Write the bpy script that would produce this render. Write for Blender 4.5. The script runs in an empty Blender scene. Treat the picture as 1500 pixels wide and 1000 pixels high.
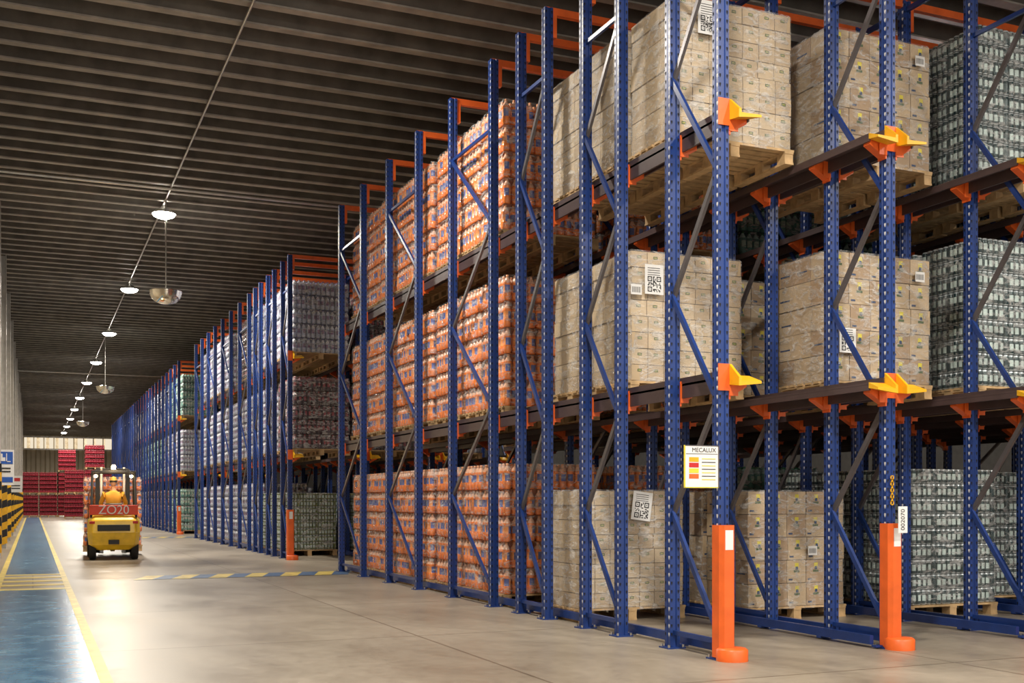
import bpy, math, random
from mathutils import Vector, Matrix
R = random.Random(7)
S = bpy.context.scene
COL = S.collection
ZOOM = None

# ------------------------------------------------------------------ materials
def nmat(name):
    m = bpy.data.materials.new(name); m.use_nodes = True
    nt = m.node_tree
    return m, nt, nt.nodes['Principled BSDF'], nt.nodes['Material Output']
def setp(b, **k):
    for a, v in k.items():
        b.inputs[a.replace('_', ' ')].default_value = v
def simple(name, col, rough=0.5, metal=0.0, var=0.12, scale=6.0, bump=0.0, emis=None, es=0, rnd=0.0, coat=0.0):
    m, nt, b, o = nmat(name)
    setp(b, Roughness=rough, Metallic=metal)
    b.inputs['Coat Weight'].default_value = coat
    tc = nt.nodes.new('ShaderNodeTexCoord'); n = nt.nodes.new('ShaderNodeTexNoise')
    n.inputs['Scale'].default_value = scale; n.inputs['Detail'].default_value = 4
    nt.links.new(tc.outputs['Object'], n.inputs['Vector'])
    r = nt.nodes.new('ShaderNodeValToRGB')
    r.color_ramp.elements[0].position = 0.3; r.color_ramp.elements[1].position = 0.7
    r.color_ramp.elements[0].color = tuple(c * (1 - var) for c in col[:3]) + (1,)
    r.color_ramp.elements[1].color = tuple(min(1, c * (1 + var)) for c in col[:3]) + (1,)
    nt.links.new(n.outputs['Fac'], r.inputs['Fac'])
    src = r.outputs['Color']
    if rnd > 0:
        oi = nt.nodes.new('ShaderNodeObjectInfo'); mr = nt.nodes.new('ShaderNodeMapRange')
        mr.inputs['To Min'].default_value = 1 - rnd; mr.inputs['To Max'].default_value = 1 + rnd
        nt.links.new(oi.outputs['Random'], mr.inputs['Value'])
        hs = nt.nodes.new('ShaderNodeHueSaturation')
        nt.links.new(mr.outputs['Result'], hs.inputs['Value']); nt.links.new(src, hs.inputs['Color'])
        src = hs.outputs['Color']
    nt.links.new(src, b.inputs['Base Color'])
    if bump > 0:
        bp = nt.nodes.new('ShaderNodeBump'); bp.inputs['Strength'].default_value = bump
        bp.inputs['Distance'].default_value = 0.02
        nt.links.new(n.outputs['Fac'], bp.inputs['Height']); nt.links.new(bp.outputs['Normal'], b.inputs['Normal'])
    if emis:
        b.inputs['Emission Color'].default_value = tuple(emis) + (1,)
        b.inputs['Emission Strength'].default_value = es
    return m
def wrapmat(name, lo, hi, bump=0.5, tint=(0.95, 0.95, 0.95)):
    m, nt, b, o = nmat(name)
    setp(b, Roughness=0.16); b.inputs['Base Color'].default_value = tint + (1,)
    tc = nt.nodes.new('ShaderNodeTexCoord'); mp = nt.nodes.new('ShaderNodeMapping')
    mp.inputs['Scale'].default_value = (1, 1, 2.2)
    oi = nt.nodes.new('ShaderNodeObjectInfo')
    ml = nt.nodes.new('ShaderNodeMath'); ml.operation = 'MULTIPLY'; ml.inputs[1].default_value = 37
    nt.links.new(oi.outputs['Random'], ml.inputs[0])
    cx = nt.nodes.new('ShaderNodeCombineXYZ'); nt.links.new(ml.outputs[0], cx.inputs[0])
    nt.links.new(tc.outputs['Object'], mp.inputs['Vector']); nt.links.new(cx.outputs[0], mp.inputs['Location'])
    n = nt.nodes.new('ShaderNodeTexNoise'); n.inputs['Scale'].default_value = 7; n.inputs['Detail'].default_value = 5
    n.inputs['Distortion'].default_value = 1.2
    nt.links.new(mp.outputs[0], n.inputs['Vector'])
    mr = nt.nodes.new('ShaderNodeMapRange'); mr.inputs['From Min'].default_value = 0.45; mr.inputs['From Max'].default_value = 0.72
    mr.inputs['To Min'].default_value = lo; mr.inputs['To Max'].default_value = hi  # white streaks of film haze, also standing in for highlights
    nt.links.new(n.outputs['Fac'], mr.inputs['Value'])
    n2 = nt.nodes.new('ShaderNodeTexNoise'); n2.inputs['Scale'].default_value = 22; n2.inputs['Detail'].default_value = 3
    n2.inputs['Distortion'].default_value = 1.5
    nt.links.new(mp.outputs[0], n2.inputs['Vector'])
    bp = nt.nodes.new('ShaderNodeBump'); bp.inputs['Strength'].default_value = bump; bp.inputs['Distance'].default_value = 0.03
    nt.links.new(n2.outputs['Fac'], bp.inputs['Height']); nt.links.new(bp.outputs['Normal'], b.inputs['Normal'])
    t = nt.nodes.new('ShaderNodeBsdfTransparent'); mx = nt.nodes.new('ShaderNodeMixShader')
    nt.links.new(mr.outputs['Result'], mx.inputs['Fac']); nt.links.new(t.outputs[0], mx.inputs[1])
    nt.links.new(b.outputs[0], mx.inputs[2]); nt.links.new(mx.outputs[0], o.inputs['Surface'])
    return m

M = {}
M['blue'] = simple('rack_blue_paint', (0.012, 0.040, 0.19), 0.36, var=0.15)
M['hole_d'] = simple('post_slot_dark', (0.002, 0.003, 0.010), 0.7)
M['hole_l'] = simple('post_slot_shine_through', (0.60, 0.62, 0.68), 0.5)  # flat decal, its pale tone painted as light seen through the slot
M['strut'] = simple('brace_lit_grey', (0.13, 0.12, 0.13), 0.4, 0.4)  # grey paints in the light on alternate blue braces; also edges the plaque
M['rail'] = simple('rail_brown_paint', (0.070, 0.045, 0.047), 0.45)
M['orange'] = simple('safety_orange_paint', (0.78, 0.13, 0.02), 0.4)
M['yellow'] = simple('safety_yellow_paint', (0.80, 0.42, 0.01), 0.4)
M['wood'] = simple('pallet_wood', (0.52, 0.35, 0.18), 0.75, scale=9, var=0.25, rnd=0.15)
M['card1'] = simple('cardboard_light', (0.55, 0.43, 0.28), 0.65, rnd=0.08)
M['card2'] = simple('cardboard_mid', (0.49, 0.37, 0.235), 0.65, rnd=0.08)
M['card3'] = simple('cardboard_brown', (0.38, 0.26, 0.155), 0.65, rnd=0.08)
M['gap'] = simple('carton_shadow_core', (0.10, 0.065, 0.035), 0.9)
M['inkgreen'] = simple('print_green', (0.07, 0.11, 0.04), 0.6)
M['inkolive'] = simple('print_olive', (0.40, 0.38, 0.14), 0.6)
M['inkblue'] = simple('print_blue', (0.01, 0.04, 0.12), 0.6)
M['inkyel'] = simple('print_yellow', (0.70, 0.60, 0.05), 0.6)
M['white'] = simple('paper_white', (0.78, 0.78, 0.78), 0.6, var=0.03)
M['black'] = simple('ink_black', (0.012, 0.012, 0.014), 0.6)
M['red'] = simple('print_red', (0.55, 0.02, 0.02), 0.5)
M['plate'] = simple('plate_orange_red', (0.75, 0.07, 0.03), 0.5)
M['wrap'] = wrapmat('stretch_wrap', 0.06, 0.55, 0.8)
M['wrapc'] = wrapmat('stretch_wrap_hazy', 0.12, 0.60, 0.8)
M['oliq'] = simple('orange_soda', (0.92, 0.24, 0.04), 0.15, coat=0.8, var=0.05)
M['oneck'] = simple('orange_soda_neck', (0.85, 0.50, 0.34), 0.15)
M['ocap'] = simple('orange_cap', (0.85, 0.38, 0.18), 0.35)
M['olab'] = simple('blue_label', (0.10, 0.14, 0.42), 0.4)
M['olab2'] = simple('orange_label', (0.92, 0.33, 0.08), 0.4)
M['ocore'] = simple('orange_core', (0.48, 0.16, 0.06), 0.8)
M['wliq'] = simple('water_bottle', (0.46, 0.50, 0.62), 0.15)
M['wneck'] = simple('water_bottle_neck', (0.75, 0.77, 0.84), 0.15)
M['wcap'] = simple('water_cap', (0.20, 0.18, 0.42), 0.35)
M['wlab'] = simple('purple_label', (0.24, 0.15, 0.26), 0.4)
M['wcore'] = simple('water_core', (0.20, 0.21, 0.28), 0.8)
M['tliq'] = simple('teal_bottle', (0.12, 0.30, 0.26), 0.15)
M['tneck'] = simple('teal_bottle_neck', (0.40, 0.60, 0.55), 0.15)
M['tcap'] = simple('green_cap', (0.02, 0.25, 0.10), 0.35)
M['tlab'] = simple('green_label', (0.45, 0.58, 0.45), 0.4)
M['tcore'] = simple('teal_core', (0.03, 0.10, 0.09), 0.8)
M['cliq'] = simple('cola_bottle', (0.07, 0.04, 0.05), 0.15)
M['cneck'] = simple('cola_neck', (0.28, 0.16, 0.18), 0.15)
M['ccap'] = simple('red_cap', (0.40, 0.03, 0.04), 0.35)
M['clab'] = simple('red_label', (0.26, 0.03, 0.05), 0.4)
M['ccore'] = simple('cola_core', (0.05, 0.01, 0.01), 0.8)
M['rpack'] = simple('red_wrapped_pack', (0.28, 0.015, 0.03), 0.35)
M['rpack2'] = simple('red_wrapped_pack_dark', (0.16, 0.012, 0.02), 0.35)
M['can_d'] = simple('can_dark', (0.018, 0.045, 0.050), 0.3, 0.2)
M['can_s'] = simple('can_silver', (0.48, 0.54, 0.57), 0.3, 0.4)
M['can_w'] = simple('can_white_print', (0.50, 0.62, 0.60), 0.35)
M['can_g'] = simple('can_green', (0.13, 0.17, 0.05), 0.3, 0.2)
M['steel'] = simple('steel', (0.55, 0.53, 0.5), 0.3, 0.9)
M['chrome'] = simple('polished_dome', (0.80, 0.76, 0.68), 0.10, 1.0, var=0.03)
M['lampcase'] = simple('lamp_case', (0.45, 0.44, 0.42), 0.4, 0.3)
M['lampglow'] = simple('lamp_glow', (1, 1, 1), 0.4, emis=(1.0, 0.96, 0.88), es=45)
M['rubber'] = simple('tyre_rubber', (0.015, 0.015, 0.015), 0.8)
M['fyel'] = simple('forklift_yellow', (0.80, 0.50, 0.02), 0.32, coat=0.5)
M['fblk'] = simple('forklift_black', (0.02, 0.02, 0.022), 0.5)
M['beacon'] = simple('beacon_glow', (1, 0.7, 0.3), 0.4, emis=(1.0, 0.74, 0.38), es=30)
M['floory'] = simple('line_yellow', (0.70, 0.54, 0.13), 0.4, var=0.25, scale=5)
M['floorb'] = simple('line_blue', (0.06, 0.13, 0.27), 0.4, var=0.25, scale=5)
M['signblue'] = simple('sign_blue', (0.02, 0.10, 0.45), 0.4)

def floor_mat():
    m, nt, b, o = nmat('polished_concrete')
    tc = nt.nodes.new('ShaderNodeTexCoord')
    n = nt.nodes.new('ShaderNodeTexNoise'); n.inputs['Scale'].default_value = 0.75; n.inputs['Detail'].default_value = 8; n.inputs['Roughness'].default_value = 0.62
    n.inputs['Distortion'].default_value = 0.3
    n2 = nt.nodes.new('ShaderNodeTexNoise'); n2.inputs['Scale'].default_value = 9; n2.inputs['Detail'].default_value = 8; n2.inputs['Roughness'].default_value = 0.7
    mp = nt.nodes.new('ShaderNodeMapping'); mp.inputs['Scale'].default_value = (1.0, 0.6, 1)
    nt.links.new(tc.outputs['Object'], mp.inputs[0])
    nt.links.new(mp.outputs[0], n.inputs[0]); nt.links.new(tc.outputs['Object'], n2.inputs[0])
    r = nt.nodes.new('ShaderNodeValToRGB')
    e = r.color_ramp.elements; e[0].position = 0.34; e[0].color = (0.215, 0.175, 0.13, 1); e[1].position = 0.66; e[1].color = (0.38, 0.33, 0.265, 1)
    ad = nt.nodes.new('ShaderNodeMix'); ad.data_type = 'FLOAT'; ad.inputs[0].default_value = 0.35
    nt.links.new(n.outputs['Fac'], ad.inputs[2]); nt.links.new(n2.outputs['Fac'], ad.inputs[3])
    nt.links.new(ad.outputs[0], r.inputs[0])
    br = nt.nodes.new('ShaderNodeTexBrick'); br.offset = 0
    br.inputs['Scale'].default_value = 1; br.inputs['Brick Width'].default_value = 3.4; br.inputs['Row Height'].default_value = 3.4
    br.inputs['Mortar Size'].default_value = 0.012
    br.inputs['Color1'].default_value = (1, 1, 1, 1); br.inputs['Color2'].default_value = (0.90, 0.90, 0.90, 1); br.inputs['Mortar'].default_value = (0.5, 0.45, 0.4, 1)
    nt.links.new(tc.outputs['Object'], br.inputs[0])
    mu = nt.nodes.new('ShaderNodeMix'); mu.data_type = 'RGBA'; mu.blend_type = 'MULTIPLY'; mu.inputs[0].default_value = 1
    nt.links.new(r.outputs[0], mu.inputs[6]); nt.links.new(br.outputs[0], mu.inputs[7])
    nt.links.new(mu.outputs[2], b.inputs['Base Color'])
    mr = nt.nodes.new('ShaderNodeMapRange'); mr.inputs['From Min'].default_value = .35; mr.inputs['From Max'].default_value = .65
    mr.inputs['To Min'].default_value = 0.30; mr.inputs['To Max'].default_value = 0.46
    nt.links.new(ad.outputs[0], mr.inputs[0]); nt.links.new(mr.outputs[0], b.inputs['Roughness'])
    return m
def path_mat():
    m, nt, b, o = nmat('blue_floor_paint')
    tc = nt.nodes.new('ShaderNodeTexCoord')
    n = nt.nodes.new('ShaderNodeTexNoise'); n.inputs['Scale'].default_value = 3; n.inputs['Detail'].default_value = 9; n.inputs['Roughness'].default_value = 0.7
    nt.links.new(tc.outputs['Object'], n.inputs[0])
    r = nt.nodes.new('ShaderNodeValToRGB'); e = r.color_ramp.elements
    e[0].position = 0.38; e[0].color = (0.03, 0.13, 0.27, 1); e[1].position = 0.72; e[1].color = (0.12, 0.28, 0.42, 1)
    nt.links.new(n.outputs['Fac'], r.inputs[0]); nt.links.new(r.outputs[0], b.inputs['Base Color'])
    mr = nt.nodes.new('ShaderNodeMapRange'); mr.inputs['To Min'].default_value = 0.12; mr.inputs['To Max'].default_value = 0.35
    nt.links.new(n.outputs['Fac'], mr.inputs[0]); nt.links.new(mr.outputs[0], b.inputs['Roughness'])
    return m
M['floor'] = floor_mat(); M['path'] = path_mat()
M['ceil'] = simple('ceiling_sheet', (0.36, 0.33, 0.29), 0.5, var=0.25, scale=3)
M['ceil_shade'] = simple('ceiling_sheet_shaded', (0.10, 0.09, 0.078), 0.65, var=0.3, scale=3)  # same sheet, darkened: shade of webs and valleys painted in
M['wallm'] = simple('wall_metal_sheet', (0.44, 0.38, 0.28), 0.5, var=0.1, scale=1)
M['wallr'] = simple('wall_dark', (0.09, 0.085, 0.08), 0.8)
M['wallglow'] = simple('translucent_strip', (0.9, 0.85, 0.75), 0.5, emis=(1.0, 0.88, 0.68), es=0.8)
M['skin'] = simple('skin', (0.42, 0.22, 0.14), 0.5, var=0.05)
M['vest'] = simple('hi_vis_shirt', (0.60, 0.30, 0.03), 0.7, var=0.1)
M['trouser'] = simple('trousers_navy', (0.02, 0.03, 0.07), 0.8)
M['cap'] = simple('cap_cloth', (0.50, 0.27, 0.05), 0.7)
M['hair'] = simple('hair_dark', (0.015, 0.01, 0.008), 0.7)

# ------------------------------------------------------------------ mesh builder
class MB:
    def __init__(s): s.v = []; s.f = []; s.m = []; s.mats = []; s.sm = []
    def mi(s, k):
        if k not in s.mats: s.mats.append(k)
        return s.mats.index(k)
    def add(s, vs, fs, k, smooth=False):
        o = len(s.v); s.v += [tuple(p) for p in vs]
        i = s.mi(k)
        for f in fs:
            s.f.append(tuple(o + a for a in f)); s.m.append(i); s.sm.append(smooth)
    def box(s, x0, x1, y0, y1, z0, z1, k, rot=None, piv=None):
        vs = [(x0,y0,z0),(x1,y0,z0),(x1,y1,z0),(x0,y1,z0),(x0,y0,z1),(x1,y0,z1),(x1,y1,z1),(x0,y1,z1)]
        if rot is not None:
            p = Vector(piv if piv else ((x0+x1)/2,(y0+y1)/2,(z0+z1)/2))
            vs = [tuple(rot @ (Vector(a)-p) + p) for a in vs]
        s.add(vs, [(0,3,2,1),(4,5,6,7),(0,1,5,4),(1,2,6,5),(2,3,7,6),(3,0,4,7)], k)
    def beam(s, a, b, w, h, k):
        a = Vector(a); b = Vector(b); d = (b-a).normalized()
        up = Vector((0,0,1)) if abs(d.z) < 0.95 else Vector((0,1,0))
        x = d.cross(up).normalized() * w/2; y = x.cross(d).normalized() * h/2
        vs = [a-x-y, a+x-y, a+x+y, a-x+y, b-x-y, b+x-y, b+x+y, b-x+y]
        s.add(vs, [(0,3,2,1),(4,5,6,7),(0,1,5,4),(1,2,6,5),(2,3,7,6),(3,0,4,7)], k)
    def tube(s, a, b, r, k, n=10, r2=None):
        a = Vector(a); b = Vector(b); d = (b-a).normalized(); r2 = r if r2 is None else r2
        up = Vector((0,0,1)) if abs(d.z) < 0.95 else Vector((1,0,0))
        x = d.cross(up).normalized(); y = x.cross(d)
        vs = [a + (x*math.cos(t)+y*math.sin(t))*r for t in [2*math.pi*i/n for i in range(n)]]
        vs += [b + (x*math.cos(t)+y*math.sin(t))*r2 for t in [2*math.pi*i/n for i in range(n)]]
        s.add(vs, [(i,(i+1)%n,n+(i+1)%n,n+i) for i in range(n)], k, True)
        s.add(vs[:n], [tuple(range(n))][::1], k); s.add(vs[n:], [tuple(range(n))], k)
    def lathe(s, c, prof, mats, n=10, a0=0.0, cap=True, labseg=None):
        cx, cy, cz = c; o = len(s.v)
        for r, z in prof:
            for i in range(n):
                t = a0 + 2*math.pi*i/n
                s.v.append((cx+r*math.cos(t), cy+r*math.sin(t), cz+z))
        for j in range(len(prof)-1):
            mk = mats[j]
            for i in range(n):
                k = mk
                if isinstance(mk, tuple): k = mk[0] if i < labseg else mk[1]
                a = o+j*n+i; b = o+j*n+(i+1) % n
                s.f.append((a, b, b+n, a+n)); s.m.append(s.mi(k)); s.sm.append(True)
        if cap:
            k = mats[-1] if not isinstance(mats[-1], tuple) else mats[-1][1]
            s.f.append(tuple(o+(len(prof)-1)*n+i for i in range(n))); s.m.append(s.mi(k)); s.sm.append(False)
    def mesh(s, name):
        me = bpy.data.meshes.new(name); me.from_pydata(s.v, [], s.f)
        for k in s.mats: me.materials.append(M[k])
        me.polygons.foreach_set('material_index', s.m)
        me.polygons.foreach_set('use_smooth', s.sm)
        me.update(); return me
    def obj(s, name, loc=(0,0,0), parent=None, rz=0):
        return place(name, s.mesh(name), loc, parent, rz)
def place(name, me, loc=(0,0,0), parent=None, rz=0, scale=None):
    ob = bpy.data.objects.new(name, me); COL.objects.link(ob)
    ob.location = loc; ob.rotation_euler = (0,0,rz)
    if scale: ob.scale = scale
    if parent: ob.parent = parent
    return ob
def empty(name, loc=(0,0,0), rz=0):
    e = bpy.data.objects.new(name, None); COL.objects.link(e); e.location = loc; e.rotation_euler = (0,0,rz); return e
def bevel(ob, w, seg=2):
    md = ob.modifiers.new('bevel', 'BEVEL'); md.width = w; md.segments = seg; md.limit_method = 'ANGLE'

# ------------------------------------------------------------------ camera
H = 1.3; F = 1630.0; YAW = math.atan2(702, F)
cam = bpy.data.cameras.new('camera'); co = bpy.data.objects.new('camera', cam); COL.objects.link(co)
co.location = (0, 0, H); co.rotation_euler = (math.pi/2, 0, -YAW)
cam.sensor_width = 36; cam.lens = F/1500*36; cam.shift_y = 233/1500; cam.clip_end = 400
if ZOOM:
    cam.lens *= ZOOM[0]; cam.shift_x = (ZOOM[1]-750)*ZOOM[0]/1500; cam.shift_y = (733-ZOOM[2])*ZOOM[0]/1500
S.camera = co

# ------------------------------------------------------------------ room shell
X0, X1, Y0, Y1, ZC = -1.0, 19.0, -7.0, 124.0, 8.2
b = MB(); b.box(X0, X1, Y0, Y1, -0.2, 0, 'floor'); b.obj('floor')
b = MB()
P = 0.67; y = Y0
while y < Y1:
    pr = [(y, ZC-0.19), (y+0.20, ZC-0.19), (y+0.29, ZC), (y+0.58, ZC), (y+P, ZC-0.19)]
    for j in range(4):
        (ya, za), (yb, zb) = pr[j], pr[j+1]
        b.add([(X0,ya,za),(X1,ya,za),(X1,yb,zb),(X0,yb,zb)], [(0,1,2,3)], 'ceil' if j == 0 else 'ceil_shade')
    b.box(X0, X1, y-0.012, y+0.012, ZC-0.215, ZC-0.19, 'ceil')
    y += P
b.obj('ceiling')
def corr(name, p0, p1, z0, z1, k, per=0.25, dep=0.05, nrm=(1,0)):
    b = MB(); L = math.hypot(p1[0]-p0[0], p1[1]-p0[1]); n = int(L/per); d = ((p1[0]-p0[0])/L, (p1[1]-p0[1])/L)
    for i in range(n):
        pts = [(0,0),(0.35,0),(0.5,1),(0.85,1),(1,0)]
        for (a,c),(e,f) in zip(pts, pts[1:]):
            A = (p0[0]+d[0]*(i+a)*per+nrm[0]*c*dep, p0[1]+d[1]*(i+a)*per+nrm[1]*c*dep)
            B = (p0[0]+d[0]*(i+e)*per+nrm[0]*f*dep, p0[1]+d[1]*(i+e)*per+nrm[1]*f*dep)
            b.add([(A[0],A[1],z0),(B[0],B[1],z0),(B[0],B[1],z1),(A[0],A[1],z1)], [(0,1,2,3)], k)
    return b.obj(name)
corr('wall_left', (X0,Y0), (X0,Y1), 0, ZC, 'wallm', 0.5, -0.08, (1,0))
corr('wall_back', (X0,Y1), (X1,Y1), 0, ZC, 'wallm', 0.9, -0.2, (0,1))
b = MB(); b.box(X1, X1+0.1, Y0, Y1, 0, ZC, 'wallr'); b.obj('wall_right')
b = MB()
for i in range(9):
    b.box(X0+0.2+i*0.95, X0+1.05+i*0.95, Y1-0.20, Y1-0.16, 6.65, 7.75, 'wallglow')
b.box(X0, X0+9, Y1-0.22, Y1-0.15, 6.5, 6.62, 'steel'); b.box(X0, X0+9, Y1-0.22, Y1-0.15, 7.78, 7.9, 'steel')
b.obj('window_1')

# floor markings
b = MB()
b.box(-0.43, 0.44, Y0, 17.6, 0, 0.004, 'path'); b.box(-0.43, 0.44, 21.2, 93, 0, 0.004, 'path')
b.box(0.44, 0.53, Y0, 93, 0, 0.006, 'floory'); b.box(-0.53, -0.44, Y0, 93, 0, 0.006, 'floory')
for yy, wd in ((17.6, .3), (18.5, .3), (19.4, .3), (20.3, .3), (21.1, .2)):
    b.box(-0.95, 0.53, yy, yy+wd, 0, 0.0065, 'floory')
b.obj('walkway_marking')
for yy in (19.15, 40.4):
    b = MB(); x = 1.5; t = 0
    while x < 4.95:
        sk = 0.30
        b.add([(x,yy,0.005),(x+0.3,yy,0.005),(x+0.3+sk,yy+0.95,0.005),(x+sk,yy+0.95,0.005)], [(0,1,2,3)], 'floory' if t % 2 == 0 else 'floorb')
        x += 0.3; t += 1
    b.obj('striped_floor_line')

# ------------------------------------------------------------------ rack
LV = [0.0, 2.33, 4.50]; ZT = 6.7
def post_mesh():
    b = MB()
    pf = [(-.05,-.045),(-.018,-.045),(-.012,-.034),(.012,-.034),(.018,-.045),(.05,-.045),(.05,.045),(-.05,.045),(-.05,.012),(-.041,.007),(-.041,-.007),(-.05,-.012)]
    n = len(pf)
    vs = [(x,y,0) for x,y in pf]+[(x,y,ZT) for x,y in pf]
    b.add(vs, [(i,(i+1)%n,n+(i+1)%n,n+i) for i in range(n)], 'blue')
    b.add([(x,y,ZT) for x,y in pf], [tuple(range(n))], 'blue')
    z = 0.12
    def drop(c, ax, w, h, k):
        sh = [(-w/2,h*.5),(w/2,h*.5),(w/2,h*.1),(0,-h*.5),(-w/2,h*.1)]
        if ax == 'y': b.add([(c[0]+a,c[1],c[2]+e) for a,e in sh], [(0,1,2,3,4)], k)
        else: b.add([(c[0],c[1]+a,c[2]+e) for a,e in sh], [(0,1,2,3,4)], k)
    while z < ZT-0.05:
        drop((-.034,-.0458,z),'y',.017,.038,'hole_d'); drop((.034,-.0458,z),'y',.017,.038,'hole_d')
        drop((-.0508,-.029,z),'x',.022,.038,'hole_l'); drop((-.0508,.029,z),'x',.019,.036,'hole_d')
        z += 0.075
    b.box(-.09,.09,-.08,.08,0,.012,'blue')
    for sx in (-1,1):
        for sy in (-1,1): b.tube((sx*.07,sy*.062,.012),(sx*.07,sy*.062,.035),.012,'steel',6)
    return b.mesh('rack_post')
POST = post_mesh()
ROWX = [5.19+1.745*i for i in range(7)]
def rack(ys, frames, nrow, guards=True, armstep=1):
    root = empty('drive_in_pallet_rack', (0,0,0))
    yf, ye = ys[0], ys[-1]
    for r in range(nrow):
        for yy in ys: place('post', POST, (ROWX[r], yy, 0), root)
    br = MB(); ra = MB(); orr = MB()
    for r in range(nrow):
        X = ROWX[r]
        for (a, c) in frames:
            z = 0.25; t = 0; w = c-a; rise = 0.95 if w < 1 else 1.12
            br.box(X-.015, X+.015, a, c, 0.12, 0.16, 'blue')
            while z+rise < ZT-0.1:
                if t % 2 == 0: br.beam((X-.02,a+.03,z),(X-.02,c-.03,z+rise),.03,.045,'blue')
                else: br.beam((X+.0,c-.03,z),(X+.0,a+.03,z+rise),.03,.045,'strut')
                z += rise; t += 1
            br.box(X-.015, X+.015, a, c, z, z+.04, 'blue')
        for sx in (-1, 1):
            if (r == 0 and sx == -1) : continue
            br.box(X+sx*.13-.02, X+sx*.13+.02, yf+.05, ye, 0.03, 0.11, 'blue')
            for yy in ys: br.box(min(X,X+sx*.15), max(X,X+sx*.15), yy-.03, yy+.03, .012, .03, 'blue')
        for L in LV[1:]:
            for sx in (-1, 1):
                if (r == 0 and sx == -1) or (r == nrow-1 and sx == 1): continue
                def bx(a, c, y0, y1, z0, z1, k, mb=ra):
                    xa, xb = X+sx*a, X+sx*c
                    mb.box(min(xa,xb), max(xa,xb), y0, y1, z0, z1, k)
                bx(.065,.25, yf-.05, ye+.05, L-.022, L-.002, 'rail')
                bx(.065,.085, yf-.05, ye+.05, L-.13, L+.05, 'rail')
                bx(.23,.25, yf-.05, ye+.05, L-.07, L-.02, 'rail')
                for yy in ys:
                    xa, xb = X+sx*.05, X+sx*.23
                    y0_, y1_ = yy-.04, yy+.04
                    vs = [(xa,y0_,L-.19),(xb,y0_,L-.09),(xb,y0_,L-.024),(xa,y0_,L-.024)]
                    vs += [(x,y1_,z) for x,_,z in vs]
                    orr.add(vs, [(0,1,2,3),(7,6,5,4),(0,4,5,1),(1,5,6,2),(2,6,7,3),(3,7,4,0)], 'orange')
                    if yy < 21:
                        # bolted connector plate beside the post, with a front lip
                        bx(.05,.064, yy-.05, yy+.05, L-.20, L+.02, 'orange', orr)
                        bx(.05,.135, yy-.056, yy-.05, L-.17, L-.0, 'orange', orr)
                xa, xb = X+sx*.05, X+sx*.27
                ya, yb = yf-.19, yf-.05
                vs = [(xa,yb,L-.08),(X+sx*.25,yb,L-.05),(X+sx*.25,yb,L),(xa,yb,L),
                      (xa,ya,L-.10),(xb,ya,L-.075),(xb,ya,L-.055),(xa,ya,L-.06)]
                orr.add(vs, [(0,1,2,3),(7,6,5,4),(0,4,5,1),(1,5,6,2),(2,6,7,3),(3,7,4,0)], 'yellow')
                vs = [(xa,yb,L),(X+sx*.075,yb,L),(X+sx*.075,yb,L+.09),(xa,yb,L+.09),
                      (xa,ya,L-.06),(X+sx*.075,ya,L-.06),(X+sx*.075,ya,L-.03),(xa,ya,L-.03)]
                orr.add(vs, [(0,1,2,3),(7,6,5,4),(0,4,5,1),(1,5,6,2),(2,6,7,3),(3,7,4,0)], 'yellow')
            orr.box(X-.055, X+.055, yf-.055, yf-.046, L-.13, L+.09, 'orange')
        if guards:
            g = MB()
            x = X
            pts = [(-.075,.07),(-.075,-.03),(-.045,-.065),(.045,-.065),(.075,-.03),(.075,.07)]
            vs = [(x+a, yf-.06+c, .02) for a,c in pts]+[(x+a, yf-.06+c, 1.10) for a,c in pts]
            g.add(vs, [(i,(i+1)%6,6+(i+1)%6,6+i) for i in range(6)], 'orange'); g.add(vs[6:], [tuple(range(6))], 'orange')
            g.lathe((x+.03, yf-.12, 0), [(.13,0),(.13,.09),(.11,.105),(.0,.105)], ['orange']*3, 18)
            g.add([(x-.038,yf-.127,.90),(x+.038,yf-.127,.90),(x+.038,yf-.127,1.06),(x-.038,yf-.127,1.06)], [(0,1,2,3)], 'white')
            g.obj('post_guard', parent=root)
    for yy in ys:
        orr.box(ROWX[0]-.03, ROWX[nrow-1]+.03, yy-.03, yy+.03, ZT-.07, ZT+.01, 'orange')
        for r in range(nrow):
            orr.box(ROWX[r]+.05, ROWX[r]+.10, yy-.035, yy+.035, ZT-.32, ZT-.05, 'orange')
    for r in range(1, nrow):
        br.box(ROWX[r]-.02, ROWX[r]+.02, yf, ye, ZT-.12, ZT-.07, 'blue')
    br.obj('bracing', parent=root); ra.obj('pallet_rails', parent=root); orr.obj('arms_and_top_beams', parent=root)
    return root
Y1s = [7.72, 8.47, 9.40, 10.15, 11.07, 11.79, 12.63, 14.07, 15.51, 16.98, 18.48, 19.95]
rack(Y1s, [(Y1s[i], Y1s[i+1]) for i in range(0, 12, 2)], 6)
Y2s = [24.4, 25.15, 26.1, 26.85, 27.8, 28.55, 29.4, 30.85, 32.3, 33.8, 35.3, 36.75, 38.2, 39.7]
rack(Y2s, [(Y2s[i], Y2s[i+1]) for i in range(0, 14, 2)], 4)
Y3s = [44.6+1.45*i for i in range(28)]
rack(Y3s, [(Y3s[i], Y3s[i+1]) for i in range(0, 28, 2)], 3)

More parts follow.
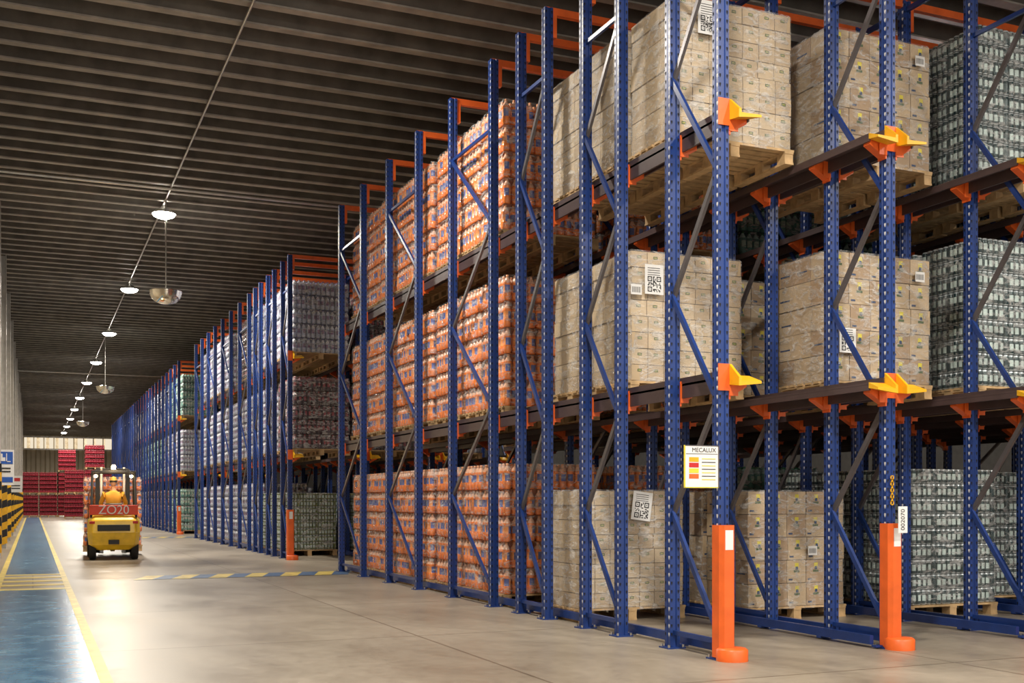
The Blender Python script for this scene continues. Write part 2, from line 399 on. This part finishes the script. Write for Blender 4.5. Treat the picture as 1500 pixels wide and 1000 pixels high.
# ------------------------------------------------------------------ loads
W, D = 1.34, 0.85
def pallet(b):
    for i in range(7):
        y = -D/2+.05+i*(D-.1)/6
        b.box(-W/2, W/2, y-.042, y+.042, .118, .14, 'wood')
    for x in (-W/2+.06, 0, W/2-.06):
        b.box(x-.05, x+.05, -D/2+.005, D/2-.005, .098, .118, 'wood')
        b.box(x-.05, x+.05, -D/2+.005, D/2-.005, 0, .02, 'wood')
        for y in (-D/2+.07, 0, D/2-.07): b.box(x-.048, x+.048, y-.06, y+.06, .02, .098, 'wood')
def shell(b, w, d, zs, offs, k, step=.11, jit=.004, rng=None, pack=3):
    pts = []
    nx, ny = max(2, round(w/step)), max(2, round(d/step))
    for i in range(nx): pts.append((-w/2+w*i/nx, -d/2, 0, -1, i % pack == 0))
    for i in range(ny): pts.append((w/2, -d/2+d*i/ny, 1, 0, i % pack == 0))
    for i in range(nx): pts.append((w/2-w*i/nx, d/2, 0, 1, i % pack == 0))
    for i in range(ny): pts.append((-w/2, d/2-d*i/ny, -1, 0, i % pack == 0))
    n = len(pts); vs = []
    for z, o in zip(zs, offs):
        for (x, y, nxx, nyy, seam) in pts:
            e = o + rng.uniform(-jit, jit) - (.012 if seam else 0)
            vs.append((x + nxx*e if nxx else x*(1+e/w), y + nyy*e if nyy else y*(1+e/d), z))
    fs = []
    for j in range(len(zs)-1):
        for i in range(n): fs.append((j*n+i, j*n+(i+1) % n, (j+1)*n+(i+1) % n, (j+1)*n+i))
    b.add(vs, fs, k, True)
def facing(i, j, nx, ny, r):
    if j == 0: return -math.pi/2
    if i == 0: return math.pi
    if i == nx-1: return 0.0
    if j == ny-1: return math.pi/2
    return r.uniform(0, 6.28)
def bottle_load(name, liq, neck, cap, lab, core, seed, layers=5, lh=.325, labalt=None, wrap='wrap'):
    r = random.Random(seed); b = MB(); pallet(b)
    nx, ny = 12, 7; px, py = (W-.04)/nx, (D-.04)/ny
    z0 = .145
    prof = [(.042,0),(.053,.02),(.053,.095),(.049,.10),(.049,.19),(.053,.197),(.050,.225),(.030,.265),(.016,.292),(.019,.295),(.018,.315)]
    mats = [liq,liq,liq,(lab,labalt or liq),liq,liq,neck,neck,cap,cap]
    for l in range(layers):
        ox, oy = r.uniform(-.012,.012), r.uniform(-.008,.008)
        for i in range(nx):
            for j in range(ny):
                if 0 < i < nx-1 and 0 < j < ny-1 and l < layers-1: continue
                a0 = facing(i, j, nx, ny, r) - math.radians(40)+r.uniform(-.7,.7)
                b.lathe((-W/2+.02+px*(i+.5)+ox, -D/2+.02+py*(j+.5)+oy, z0+l*lh), prof, mats, 9, a0, True, 2)
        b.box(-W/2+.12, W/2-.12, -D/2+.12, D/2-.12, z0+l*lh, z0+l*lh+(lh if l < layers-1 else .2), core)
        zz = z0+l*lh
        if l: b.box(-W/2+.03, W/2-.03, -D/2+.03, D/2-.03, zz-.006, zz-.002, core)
        if wrap: shell(b, W-.03, D-.03, [zz+.005, zz+.06, zz+.16, zz+.225, zz+.29, zz+.318], [.002,.006,.006,.004,-.012,-.02], wrap, rng=r)
    return b.mesh(name)
def can_load(name, body, seed, layers=9, lh=.168):
    r = random.Random(seed); b = MB(); pallet(b)
    nx, ny = 18, 11; px, py = (W-.04)/nx, (D-.04)/ny; z0 = .145
    prof = [(.026,0),(.035,.012),(.035,.045),(.035,.110),(.035,.146),(.027,.158),(.027,.162)]
    mats = ['can_s', body, ('can_w', body), body, 'can_s', 'can_s']
    for l in range(layers):
        for i in range(nx):
            for j in range(ny):
                if 0 < i < nx-1 and 0 < j < ny-1 and l < layers-1: continue
                a0 = facing(i, j, nx, ny, r)-math.radians(45)+r.uniform(-.25,.25)+(1.2 if (i+j) % 6 == 5 else 0)
                b.lathe((-W/2+.02+px*(i+.5), -D/2+.02+py*(j+.5), z0+l*lh), prof, mats, 8, a0, True, 2)
        zz = z0+l*lh
        b.box(-W/2+.09, W/2-.09, -D/2+.09, D/2-.09, zz, zz+(lh if l < layers-1 else .12), body)
        shell(b, W-.03, D-.03, [zz+.003, zz+.04, zz+.12, zz+.15, zz+.163], [-.004,.004,.004,-.004,-.012], 'wrap', rng=r, step=.15)
    return b.mesh(name)
def carton_load(name, nx, ny, nz, lh, mats, deco, seed, haze='wrapc'):
    r = random.Random(seed); b = MB(); pallet(b)
    z0 = .145; w, d = W-.06, D-.04; cx, cy = w/nx, d/ny
    for l in range(nz):
        ox, oy = r.uniform(-.008,.008), r.uniform(-.006,.006)
        for i in range(nx):
            for j in range(ny):
                if 0 < i < nx-1 and 0 < j < ny-1 and l < nz-1: continue
                e = r.uniform(-.004,.004)
                x0 = -w/2+cx*i+.0025+ox; y0 = -d/2+cy*j+.0025+oy+e; za = z0+l*lh+.001
                x1 = x0+cx-.008; y1 = y0+cy-.008; zb = za+lh-.007
                b.box(x0, x1, y0, y1, za, zb, r.choice(mats))
                for (side, c0, c1, cond) in (('f', x0, x1, j == 0), ('l', y0, y1, i == 0), ('r', y0, y1, i == nx-1)):
                    if not cond: continue
                    def q(u0, u1, v0, v1, k, off=.0012):
                        a, c = c0+(c1-c0)*u0, c0+(c1-c0)*u1; e_, f_ = za+(zb-za)*v0, za+(zb-za)*v1
                        if side == 'f': vs = [(a,y0-off,e_),(c,y0-off,e_),(c,y0-off,f_),(a,y0-off,f_)]
                        elif side == 'l': vs = [(x0-off,a,e_),(x0-off,c,e_),(x0-off,c,f_),(x0-off,a,f_)]
                        else: vs = [(x1+off,a,e_),(x1+off,c,e_),(x1+off,c,f_),(x1+off,a,f_)]
                        b.add(vs, [(0,1,2,3)], k)
                    if deco == 'small':
                        if side == 'f':
                            q(.36,.64,.56,.74,'inkgreen'); q(.41,.59,.61,.69,'inkolive',.002)
                    else:
                        if side == 'f':
                            q(.42,.62,.66,.88,'inkyel'); q(.45,.59,.58,.72,'inkblue',.002); q(.36,.66,.46,.56,'inkgreen',.002); q(.08,.30,.1,.18,'inkblue')
                        elif r.random() < .4: q(.2,.8,.4,.46,'inkblue')
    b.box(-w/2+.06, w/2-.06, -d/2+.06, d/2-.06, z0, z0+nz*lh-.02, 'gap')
    zt = z0+nz*lh
    zs = [z0-.03]+[z0+(zt-z0)*k/6 for k in range(1,6)]+[zt-.01, zt+.012]
    shell(b, w+.015, d+.015, zs, [.004]*(len(zs)-1)+[-.01], haze, rng=r, step=.17, jit=.006, pack=99)
    return b.mesh(name)
LO = {}
LO['orange'] = ('pallet_of_orange_soda_bottles', [bottle_load('orange_soda_load', 'oliq','oneck','ocap','olab','ocore', s, labalt='olab2') for s in (1,2)])
LO['water'] = ('pallet_of_water_bottles', [bottle_load('water_load', 'wliq','wneck','wcap','wlab','wcore', 3)])
LO['teal'] = ('pallet_of_green_soda_bottles', [bottle_load('green_soda_load', 'tliq','tneck','tcap','tlab','tcore', 4)])
LO['cola'] = ('pallet_of_cola_bottles', [bottle_load('cola_load', 'cliq','cneck','ccap','clab','ccore', 5)])
LO['redp'] = ('stack_of_red_drink_packs', [bottle_load('red_load', 'rpack','rpack2','ccap','clab','ccore', 6, labalt='rpack2', wrap=None)])
LO['can'] = ('pallet_of_beverage_cans', [can_load('can_load', 'can_d', 7)])
LO['gcan'] = ('pallet_of_beverage_cans', [can_load('green_can_load', 'can_g', 8, layers=8)])
LO['cartA'] = ('pallet_of_cartons', [carton_load('carton_load_a', 7, 3, 8, .158, ['card1','card1','card2'], 'small', 9)])
LO['cartB'] = ('pallet_of_cartons', [carton_load('carton_load_b', 5, 3, 5, .252, ['card2','card2','card3'], 'big', 10, 'wrap')])
def load(kind, X, yfront, z, jx=.015):
    nm, ms = LO[kind]
    return place(nm, R.choice(ms), (X+R.uniform(-jx,jx), yfront+D/2, z), None, R.uniform(-.008,.008))
def lane(i, level, seq, yend):
    X = ROWX[i]+.80
    for n, (kind, ys, ye) in enumerate(seq):
        y = ys
        while y + D <= ye+.01:
            load(kind, X, y, LV[level]); y += D+.035
A = 'orange'
lane(0,2,[('cartA',8.68,11.4),(A,12.6,15.25),(A,15.38,19.9)],0)
lane(0,1,[('cartA',9.47,11.25),(A,12.6,15.25),(A,15.38,19.9)],0)
lane(0,0,[('cartA',10.60,11.5),(A,12.6,15.25),(A,15.38,19.9)],0)
lane(1,2,[('cartB',8.69,10.5),(A,12.6,19.9)],0)
lane(1,1,[('cartB',8.69,9.6),('cartB',10.3,11.2),(A,12.6,19.9)],0)
lane(1,0,[('cartB',10.0,11.9),(A,12.6,19.9)],0)
lane(2,2,[('can',8.50,11.5),('teal',12.6,19.9)],0)
lane(2,1,[('can',8.50,11.5),('teal',12.6,19.9)],0)
lane(2,0,[('can',9.50,12.2),('teal',12.6,19.9)],0)
lane(3,2,[('can',8.60,12.2),('teal',12.6,19.9)],0)
lane(3,1,[('can',8.60,12.2),('can',12.6,19.9)],0)
lane(3,0,[('can',10.1,12.2),('can',12.6,19.9)],0)
for L in range(3): lane(4,L,[('cartA',9.0,12.0),('water',12.6,19.9)],0)
# block 2
lane(0,2,[('water',24.8,30.5),('cola',30.6,33.2),('water',33.4,39.7)],0)
lane(0,1,[('cola',24.8,27.4),('water',27.6,34.0),('water',34.1,39.7)],0)
lane(0,0,[('gcan',26.0,28.7),('water',28.9,39.7)],0)
lane(1,2,[('cola',25.0,39.7)],0); lane(1,1,[('cola',24.9,39.7)],0); lane(1,0,[('gcan',26.0,39.7)],0)
for L in range(3): lane(2,L,[('water',25.4,39.7)],0)
# block 3
lane(0,2,[('teal',45.0,49.5),('water',49.6,60),('cartA',60.3,66),('water',66.5,83.5)],0)
lane(0,1,[('water',45.0,52),('teal',52.3,62),('cola',62.3,83.5)],0)
lane(0,0,[('teal',45.0,49.5),('cola',50,60),('water',60.3,83.5)],0)
lane(1,2,[('teal',45.0,56)],0); lane(1,1,[('water',45.0,56)],0); lane(1,0,[('gcan',45.0,56)],0)

# red stacks at the end of the aisle
def redstack(x, yf, tiers):
    for t in range(tiers): load('redp', x, yf, t*1.79, .03)
xs = [-0.25, 1.12, 2.49, 3.86, 5.23, 6.6]
for x, t in zip(xs, (2, 2, 3, 2, 2, 2)):
    for k in range(2): redstack(x, 95+k*.9, t)
for k in range(3): redstack(4.15, 86+k*.9, 3)
redstack(2.75, 86.4, 2)
for x in (-.25, 1.15): redstack(x, 101, 2)

# ------------------------------------------------------------------ labels & signs
def qr(name, c, w, h, seed, parent=None):
    r = random.Random(seed); b = MB()
    b.box(-w/2, w/2, -.001, .002, -h/2, h/2, 'white')
    n = 15; s = w*.72/n; ox = -w*.36; oz = -h/2+h*.08
    def px(i, j, k=1): b.add([(ox+i*s,-.0022,oz+j*s),(ox+(i+k)*s,-.0022,oz+j*s),(ox+(i+k)*s,-.0022,oz+(j+k)*s),(ox+i*s,-.0022,oz+(j+k)*s)], [(0,1,2,3)], 'black')
    def finder(i, j):
        for a in range(5):
            for c_ in range(5):
                if a in (0,4) or c_ in (0,4) or (a == 2 and c_ == 2): px(i+a, j+c_)
    for i in range(n):
        for j in range(n):
            if (i < 6 and j < 6) or (i < 6 and j > 8) or (i > 8 and j > 8): continue
            if r.random() < .5: px(i, j)
    finder(0,0); finder(0,10); finder(10,10)
    zt = oz+n*s+.012
    while zt < h/2-.02:
        b.add([(-w*.36,-.0022,zt),(w*.3,-.0022,zt),(w*.3,-.0022,zt+.006),(-w*.36,-.0022,zt+.006)], [(0,1,2,3)], 'black'); zt += .022
    ob = b.obj(name, c); return ob
qr('qr_code_label', (5.58, 9.44, 3.46), .21, .29, 1)
qr('qr_code_label', (6.09, 10.565, 1.24), .24, .31, 2).rotation_euler = (0, .12, 0)
qr('qr_code_label', (5.67, 8.645, 5.72), .2, .31, 3)
qr('qr_code_label', (7.29, 8.66, 2.86), .2, .24, 4)
def shiplabel(c, w=.12, h=.1):
    b = MB(); b.box(-w/2,w/2,-.001,.002,-h/2,h/2,'white')
    for i in range(9):
        x = -w*.4+i*w*.09; b.add([(x,-.0022,-h*.3),(x+w*.04,-.0022,-h*.3),(x+w*.04,-.0022,h*.25),(x,-.0022,h*.25)],[(0,1,2,3)],'black')
    b.obj('shipping_label', c)
for c in ((8.2,8.66,5.72),(8.2,8.66,3.55),(5.38,9.44,3.35),(7.9,9.96,.75),(6.5,10.56,.9)): shiplabel(c)

def text(s_, size, mat, name, parent, loc, rot):
    cu = bpy.data.curves.new(name, 'FONT'); cu.body = s_; cu.size = size; cu.align_x = 'CENTER'; cu.align_y = 'CENTER'; cu.extrude = .0005
    ob = bpy.data.objects.new(name, cu); COL.objects.link(ob)
    dg = bpy.context.evaluated_depsgraph_get(); me = bpy.data.meshes.new_from_object(ob.evaluated_get(dg))
    bpy.data.objects.remove(ob); me.materials.clear(); me.materials.append(M[mat])
    o = place(name, me, loc, parent); o.rotation_euler = rot; return o
b = MB()
b.box(-.155,.155,-.004,.004,-.165,.165,'white')
b.box(-.15,.15,-.0055,-.004,.10,.104,'black')
for i,(k,z) in enumerate((('yellow',.04),('red',-.005),('inkyel',-.05),('orange',-.095))):
    b.box(-.12,-.03,-.006,-.004,z-.002,z+.035,k)
for i in range(7): b.box(.0,.13,-.006,-.004,.06-i*.028,.066-i*.028,'black' if i%2 else 'inkyel')
b.box(-.16,.16,-.006,.004,-.172,-.165,'inkyel'); b.box(-.16,.16,-.006,.004,.165,.172,'strut')
b.box(-.166,-.155,-.006,.004,-.172,.172,'inkyel'); b.box(.155,.166,-.006,.004,-.172,.172,'strut')
pl = b.obj('rack_load_plaque', (4.965, 7.655, 1.575))
text('MECALUX', .05, 'black', 'plaque_title', pl, (.02,-.0058,.132), (math.pi/2,0,0))
b = MB(); b.box(-.05,.05,-.004,.0,-.115,.115,'white'); nl = b.obj('bay_number_label', (ROWX[1], 7.53, 1.135))
text('002070', .062, 'black', 'number', nl, (0,-.005,0), (math.pi/2,-math.pi/2,0))
b = MB(); z = 1.26
for i in range(9):
    hx = .014 if i % 2 == 0 else .003
    b.box(ROWX[1]-hx-.004, ROWX[1]-hx+.004, 7.655, 7.663, z, z+.035, 'yellow'); b.box(ROWX[1]+hx-.004, ROWX[1]+hx+.004, 7.655, 7.663, z, z+.035, 'yellow')
    b.box(ROWX[1]-hx-.004, ROWX[1]+hx+.004, 7.655, 7.663, z, z+.007, 'yellow'); b.box(ROWX[1]-hx-.004, ROWX[1]+hx+.004, 7.655, 7.663, z+.03, z+.037, 'yellow')
    z += .028
b.obj('safety_chain')

# ------------------------------------------------------------------ left side columns and signs
def column(yy):
    b = MB(); x0, x1 = -1.0, -.66
    b.box(x0, x1, yy-.02, yy+.02, 0, ZC-.2, 'steel'); b.box(x1-.02, x1, yy-.15, yy+.15, 0, ZC-.2, 'steel'); b.box(x0, x0+.02, yy-.15, yy+.15, 0, ZC-.2, 'steel')
    z = 0; t = 0
    while z < 1.9:
        k = 'yellow' if t % 2 == 0 else 'black'
        b.add([(x0,yy-.17,z),(x1+.02,yy-.17,z+.14),(x1+.02,yy-.17,z+.34),(x0,yy-.17,z+.20)],[(0,1,2,3)],k)
        b.add([(x1+.02,yy-.17,z+.14),(x1+.02,yy+.17,z),(x1+.02,yy+.17,z+.2),(x1+.02,yy-.17,z+.34)],[(0,1,2,3)],k)
        z += .2; t += 1
    b.obj('striped_steel_column')
for i in range(11): column(27.5+6*i)
b = MB()
b.box(-1.0,-.42,30,30.02,1.68,2.55,'white'); b.box(-.97,-.45,29.99,30,2.2,2.5,'signblue'); b.box(-.97,-.45,29.99,30,1.75,1.88,'signblue')
b.box(-.80,-.62,29.985,29.99,2.27,2.36,'white'); b.box(-.76,-.68,29.985,29.99,2.36,2.45,'white'); b.box(-.60,-.58,29.985,29.99,2.25,2.46,'white'); b.box(-.60,-.50,29.985,29.99,2.25,2.27,'white')
b.box(-.93,-.5,29.985,29.99,2.08,2.11,'black'); b.box(-.93,-.5,29.985,29.99,2.0,2.03,'black')
b.obj('forklift_warning_sign')
b = MB(); b.box(-1.0,-.35,44,44.02,1.6,2.2,'white'); b.box(-.9,-.42,43.99,44,2.0,2.12,'red'); b.box(-.9,-.42,43.99,44,1.72,1.76,'black'); b.box(-.9,-.42,43.99,44,1.82,1.86,'black')
b.obj('wall_notice_sign')

# ------------------------------------------------------------------ ceiling fittings
b = MB(); b.tube((2.7,Y0,ZC-.25),(2.7,Y1,ZC-.25),.022,'steel',8); b.obj('trim_1')
b = MB(); b.tube((X0,24.6,ZC-.28),(X1,24.6,ZC-.28),.03,'steel',8); b.tube((X0,62,ZC-.28),(X1,62,ZC-.28),.03,'steel',8); b.obj('trim_2')
def lamp(x, yy, power, vis=True, size=.5):
    b = MB()
    b.lathe((0,0,0), [(.05,.16),(.07,.12),(.12,.10),(.25,.0),(.26,-.02)], ['lampcase']*4, 20, cap=False)
    b.lathe((0,0,-.02), [(.25,0),(.22,-.05),(.13,-.09),(.001,-.10)], ['lampglow']*3, 20)
    b.tube((0,0,.14),(0,0,.22),.02,'steel',6)
    o = b.obj('high_bay_lamp', (x, yy, ZC-.46))
    l = bpy.data.lights.new('high_bay_light','AREA'); l.shape = 'DISK'; l.size = size; l.energy = power; l.color = (1,.92,.80); l.spread = math.radians(170)
    lo = bpy.data.objects.new('bulb', l); COL.objects.link(lo); lo.location = (0,0,-.14); lo.parent = o
LP = [26+9.7*i for i in range(10)]
for yy in LP: lamp(2.7, yy, 560)
lamp(2.7, 13.2, 360); lamp(2.7, 4.5, 620); lamp(2.7, -4, 500)  # out-of-view lamps, added to brighten the aisle
lamp(8.0, 1.5, 480); lamp(12.5, 2.0, 400)  # unseen lamps added as fill for the rack front
for yy in (14, 22, 32, 42, 55): lamp(13.5, yy, 200)  # lamps hidden by the racks, added as fill light
def dome(yy):
    b = MB()
    b.tube((0,0,ZC-.28-5.87),(0,0,.05),.014,'steel',8)
    pr = [(.35,.06),(.355,.04),(.345,.02)]+[(.34*math.cos(t),-.24*math.sin(t)) for t in [i*math.pi/2/10 for i in range(10)]]+[(.001,-.24)]
    b.lathe((0,0,0), pr, ['chrome']*(len(pr)-1), 32)
    b.lathe((0,0,.0), [(.35,.06),(.20,.09),(.03,.12)], ['chrome']*2, 32)
    b.obj('hanging_dome_mirror', (2.7, yy, 5.87))
for yy in (25.6, 48, 70): dome(yy)

# ------------------------------------------------------------------ forklift
FX, FY = 1.68, 26.8
fk = empty('forklift', (FX, FY, 0), -0.05); fk.scale = (.93,.93,.97)
def fobj(b, name, bv=0):
    o = b.obj(name, parent=fk)
    if bv: bevel(o, bv, 3)
    return o
b = MB()
def prism(b, prof, k):
    vs = []
    for z,hw,yb,yf in prof: vs += [(-hw*.82,yb,z),(hw*.82,yb,z),(hw,yb+.16,z),(hw,yf,z),(-hw,yf,z),(-hw,yb+.16,z)]
    fs = []
    for j in range(len(prof)-1):
        for i in range(6): fs.append((j*6+i,j*6+(i+1)%6,(j+1)*6+(i+1)%6,(j+1)*6+i))
    fs.append((5,4,3,2,1,0)); o=(len(prof)-1)*6; fs.append(tuple(o+i for i in range(6)))
    b.add(vs, fs, k)
prism(b, [(.22,.40,-1.0,-.4),(.34,.56,-1.1,-.4),(.62,.59,-1.16,-.4),(.90,.58,-1.10,-.4),(1.0,.50,-.98,-.4)], 'fyel')
fobj(b, 'counterweight', .025)
b = MB()
b.box(-.36,.36,-1.175,-1.12,.66,.80,'fblk'); b.box(-.12,.12,-1.17,-1.12,.36,.46,'fblk')
b.box(-.54,-.42,-1.12,-1.08,.82,.88,'red'); b.box(.42,.54,-1.12,-1.08,.82,.88,'red')
fobj(b, 'grille', .008)
b = MB()
b.box(-.50,.50,-.45,.15,.35,.93,'fyel'); b.box(-.52,.52,.15,.85,.28,.50,'fyel'); b.box(-.50,.50,.72,.88,.50,1.05,'fyel')
fobj(b, 'body', .03)
b = MB()
b.box(-.54,.54,-1.02,-.93,1.02,1.24,'plate')
fobj(b, 'rear_plate', .01)
text('ZO20', .28, 'white', 'plate_text', fk, (0,-1.025,1.125), (math.pi/2,0,0))
b = MB()
for (x,y,r,w) in ((-.47,-.72,.27,.16),(.47,-.72,.27,.16),(-.50,.60,.33,.2),(.50,.60,.33,.2)):
    n=24; prof=[(r*.6,-w/2),(r*.93,-w/2),(r,-w*.35),(r,w*.35),(r*.93,w/2),(r*.6,w/2)]
    vs=[]
    for rr,a in prof:
        for i in range(n):
            t=2*math.pi*i/n; vs.append((x+a, y+rr*math.cos(t), r+rr*math.sin(t)))
    b.add(vs,[(j*n+i,j*n+(i+1)%n,(j+1)*n+(i+1)%n,(j+1)*n+i) for j in range(5) for i in range(n)],'rubber',True)
    b.tube((x-w*.3,y,r),(x+w*.3,y,r),r*.6,'fyel',16); b.tube((x-w*.4,y,r),(x+w*.4,y,r),r*.2,'fblk',10)
b.tube((-.45,-.72,.27),(.45,-.72,.27),.05,'fblk'); b.tube((-.45,.6,.33),(.45,.6,.33),.06,'fblk')
fobj(b, 'wheels')
b = MB()
for sx in (-1,1):
    b.beam((sx*.50,-.92,.95),(sx*.48,-.55,2.0),.05,.06,'fblk'); b.beam((sx*.50,.82,1.0),(sx*.48,.45,2.0),.05,.06,'fblk')
    b.beam((sx*.48,-.62,2.0),(sx*.48,.52,2.0),.05,.05,'fblk')
b.beam((-.5,-.6,2.0),(.5,-.6,2.0),.05,.05,'fblk'); b.beam((-.5,.5,2.0),(.5,.5,2.0),.05,.05,'fblk')
for i in range(6): b.beam((-.48,-.42+i*.16,2.01),(.48,-.42+i*.16,2.01),.03,.03,'fblk')
fobj(b, 'overhead_guard', .008)
b = MB()
b.box(-.24,.24,-.42,.06,.93,1.02,'fblk'); b.box(-.20,.20,-.52,-.42,.98,1.28,'fblk')
fobj(b, 'seat', .03)
b = MB()
b.tube((0,.74,.95),(0,.36,1.20),.025,'fblk')
n=24; c=Vector((0,.34,1.22)); ax=Vector((0,-.55,.83)).normalized(); u=Vector((1,0,0)); v=ax.cross(u)
pr=[c+(u*math.cos(2*math.pi*i/n)+v*math.sin(2*math.pi*i/n))*.17 for i in range(n)]
for i in range(n): b.tube(pr[i],pr[(i+1)%n],.013,'fblk',6)
for a in (0,2.1,4.2): b.tube(c,c+(u*math.cos(a)+v*math.sin(a))*.17,.01,'fblk',6)
fobj(b, 'steering_wheel')
b = MB()
for sx in (-1,1):
    b.box(sx*.36-.05,sx*.36+.05,.98,1.10,.08,2.1,'fblk'); b.box(sx*.27-.03,sx*.27+.03,1.0,1.08,.1,2.15,'steel')
    b.box(sx*.28-.06,sx*.28+.06,1.17,2.05,.06,.10,'steel'); b.box(sx*.28-.06,sx*.28+.06,1.14,1.18,.06,.6,'steel')
for z in (.3,1.2,2.05): b.box(-.38,.38,1.0,1.06,z,z+.07,'fblk')
b.box(-.5,.5,1.10,1.14,.15,.22,'fblk'); b.box(-.5,.5,1.10,1.14,.50,.57,'fblk')
fobj(b, 'mast_and_forks', .006)
b = MB(); b.lathe((0,-.55,2.03),[(.06,0),(.06,.02),(.05,.03),(.05,.10),(.03,.13),(.001,.135)],['fblk','fblk','beacon','beacon','beacon'],16)
for sx in (-1,1): b.lathe((sx*.4,-.60,1.90),[(.0,-.04),(.035,-.02),(.04,.02),(.0,.035)],['beacon']*3,12,cap=False)
fobj(b, 'beacon_lamps')
pl_ = bpy.data.lights.new('beacon_light','POINT'); pl_.energy = 40; pl_.color = (1,.68,.35); pl_.shadow_soft_size = .08
po = bpy.data.objects.new('beacon_light', pl_); COL.objects.link(po); po.location = (0,-.62,2.22); po.parent = fk
pl_ = bpy.data.lights.new('work_light','POINT'); pl_.energy = 14; pl_.color = (1,.75,.45); pl_.shadow_soft_size = .05
po = bpy.data.objects.new('work_light', pl_); COL.objects.link(po); po.location = (0,-1.0,1.85); po.parent = fk
place('pallet_of_orange_soda_bottles', LO['orange'][1][0], (FX+.08, FY+1.55, .10), None, -.05)

# ------------------------------------------------------------------ driver
def skin(nodes, edges, root=0, sub=2):
    me = bpy.data.meshes.new('tmp'); me.from_pydata([n[0] for n in nodes], edges, [])
    ob = bpy.data.objects.new('tmp', me); COL.objects.link(ob)
    ob.modifiers.new('s','SKIN'); sv = me.skin_vertices[0].data
    for i, n in enumerate(nodes): sv[i].radius = n[1] if isinstance(n[1], tuple) else (n[1], n[1])
    sv[root].use_root = True
    sd = ob.modifiers.new('d','SUBSURF'); sd.levels = sub; sd.render_levels = sub
    bpy.context.view_layer.update()
    dg = bpy.context.evaluated_depsgraph_get(); out = bpy.data.meshes.new_from_object(ob.evaluated_get(dg))
    bpy.data.objects.remove(ob); return out
dr = empty('forklift_driver', (FX, FY, -.03), -0.05)
N = [((0,-.22,1.10),(.16,.12)),((0,-.24,1.25),(.145,.11)),((0,-.24,1.42),(.18,.12)),((0,-.23,1.52),(.10,.08)),((0,-.22,1.58),.055),((0,-.21,1.66),.055)]
E = [(0,1),(1,2),(2,3),(3,4),(4,5)]
for s_ in (-1,1):
    i = len(N)
    N += [((s_*.19,-.23,1.47),.065),((s_*.27,-.10,1.27),.05),((s_*.235,.06,1.20),.042),((s_*.165,.24,1.24),.028)]
    E += [(2,i),(i,i+1),(i+1,i+2),(i+2,i+3)]
    i = len(N)
    N += [((s_*.10,-.16,1.08),.095),((s_*.15,.24,1.08),.07),((s_*.16,.36,.80),.055),((s_*.16,.42,.60),.042),((s_*.17,.56,.56),.040)]
    E += [(0,i),(i,i+1),(i+1,i+2),(i+2,i+3),(i+3,i+4)]
me = skin(N, E)
for k in ('vest','trouser','skin','fblk'): me.materials.append(M[k])
for p in me.polygons:
    c = p.center; p.use_smooth = True
    if c.z > 1.555: p.material_index = 2
    elif c.y > .02 and c.z > 1.13: p.material_index = 2
    elif c.z < .66: p.material_index = 3
    elif c.z < 1.13 : p.material_index = 1
    else: p.material_index = 0
place('body', me, parent=dr)
for s_ in (-1,1):
    hN = [((s_*.165,.23,1.24),.024),((s_*.16,.29,1.255),.032),((s_*.158,.33,1.262),.028)]; hE = [(0,1),(1,2)]
    me = skin(hN, hE, sub=1); me.materials.append(M['skin']); place('palm', me, parent=dr)
    for q, ln in enumerate((.9,1.0,.95,.78)):
        xx = s_*(.130+.019*q)
        fN = [((xx,.32,1.265),.009),((xx,.32+.035*ln,1.272),.009),((xx,.32+.05*ln,1.245),.008),((xx,.32+.03*ln,1.225),.0075)]
        me = skin(fN, [(0,1),(1,2),(2,3)], sub=1); me.materials.append(M['skin']); place('finger_%d' % (q+1), me, parent=dr)
    fN = [((s_*.135,.28,1.25),.011),((s_*.11,.31,1.235),.0095),((s_*.115,.34,1.222),.0085)]
    me = skin(fN, [(0,1),(1,2)], sub=1); me.materials.append(M['skin']); place('thumb', me, parent=dr)
b = MB()
def ell(b, c, r, k, n=18, m=12, zmin=-1, fn=None):
    vs=[]
    for j in range(m+1):
        t = math.pi*j/m - math.pi/2
        if math.sin(t) < zmin: t = math.asin(zmin)
        for i in range(n):
            a = 2*math.pi*i/n; p = Vector((math.cos(a)*math.cos(t), math.sin(a)*math.cos(t), math.sin(t)))
            if fn: p = fn(p)
            vs.append((c[0]+p.x*r[0], c[1]+p.y*r[1], c[2]+p.z*r[2]))
    b.add(vs,[(j*n+i,j*n+(i+1)%n,(j+1)*n+(i+1)%n,(j+1)*n+i) for j in range(m) for i in range(n)],k,True)
def jaw(p):
    if p.z < 0: p.x *= 1+.28*p.z; p.y *= 1+.10*p.z
    return p
hc = (0,-.18,1.74)
ell(b, hc, (.075,.095,.12), 'skin', fn=jaw)
ell(b, (0,-.19,1.755), (.080,.098,.112), 'hair', zmin=-.15)
ell(b, (0,-.185,1.785), (.084,.104,.09), 'cap', zmin=0)
b.box(-.06,.06,-.10,-.0,1.783,1.792,'cap')
for s_ in (-1,1):
    ell(b, (s_*.079,-.18,1.735), (.010,.02,.032), 'skin', 8, 6); ell(b, (s_*.03,-.095,1.745), (.013,.008,.009), 'white', 8, 6); ell(b, (s_*.03,-.088,1.745), (.006,.004,.006), 'black', 8, 6)
ell(b, (0,-.085,1.72), (.014,.022,.026), 'skin', 8, 6); ell(b, (0,-.092,1.682), (.026,.008,.007), 'red', 8, 6)
place('head', b.mesh('head'), parent=dr)

# ------------------------------------------------------------------ world
w = bpy.data.worlds.new('world'); S.world = w; w.use_nodes = True
bg = w.node_tree.nodes['Background']; bg.inputs[0].default_value = (1.0, .95, .88, 1); bg.inputs[1].default_value = 1.35
S.view_settings.view_transform = 'Standard'
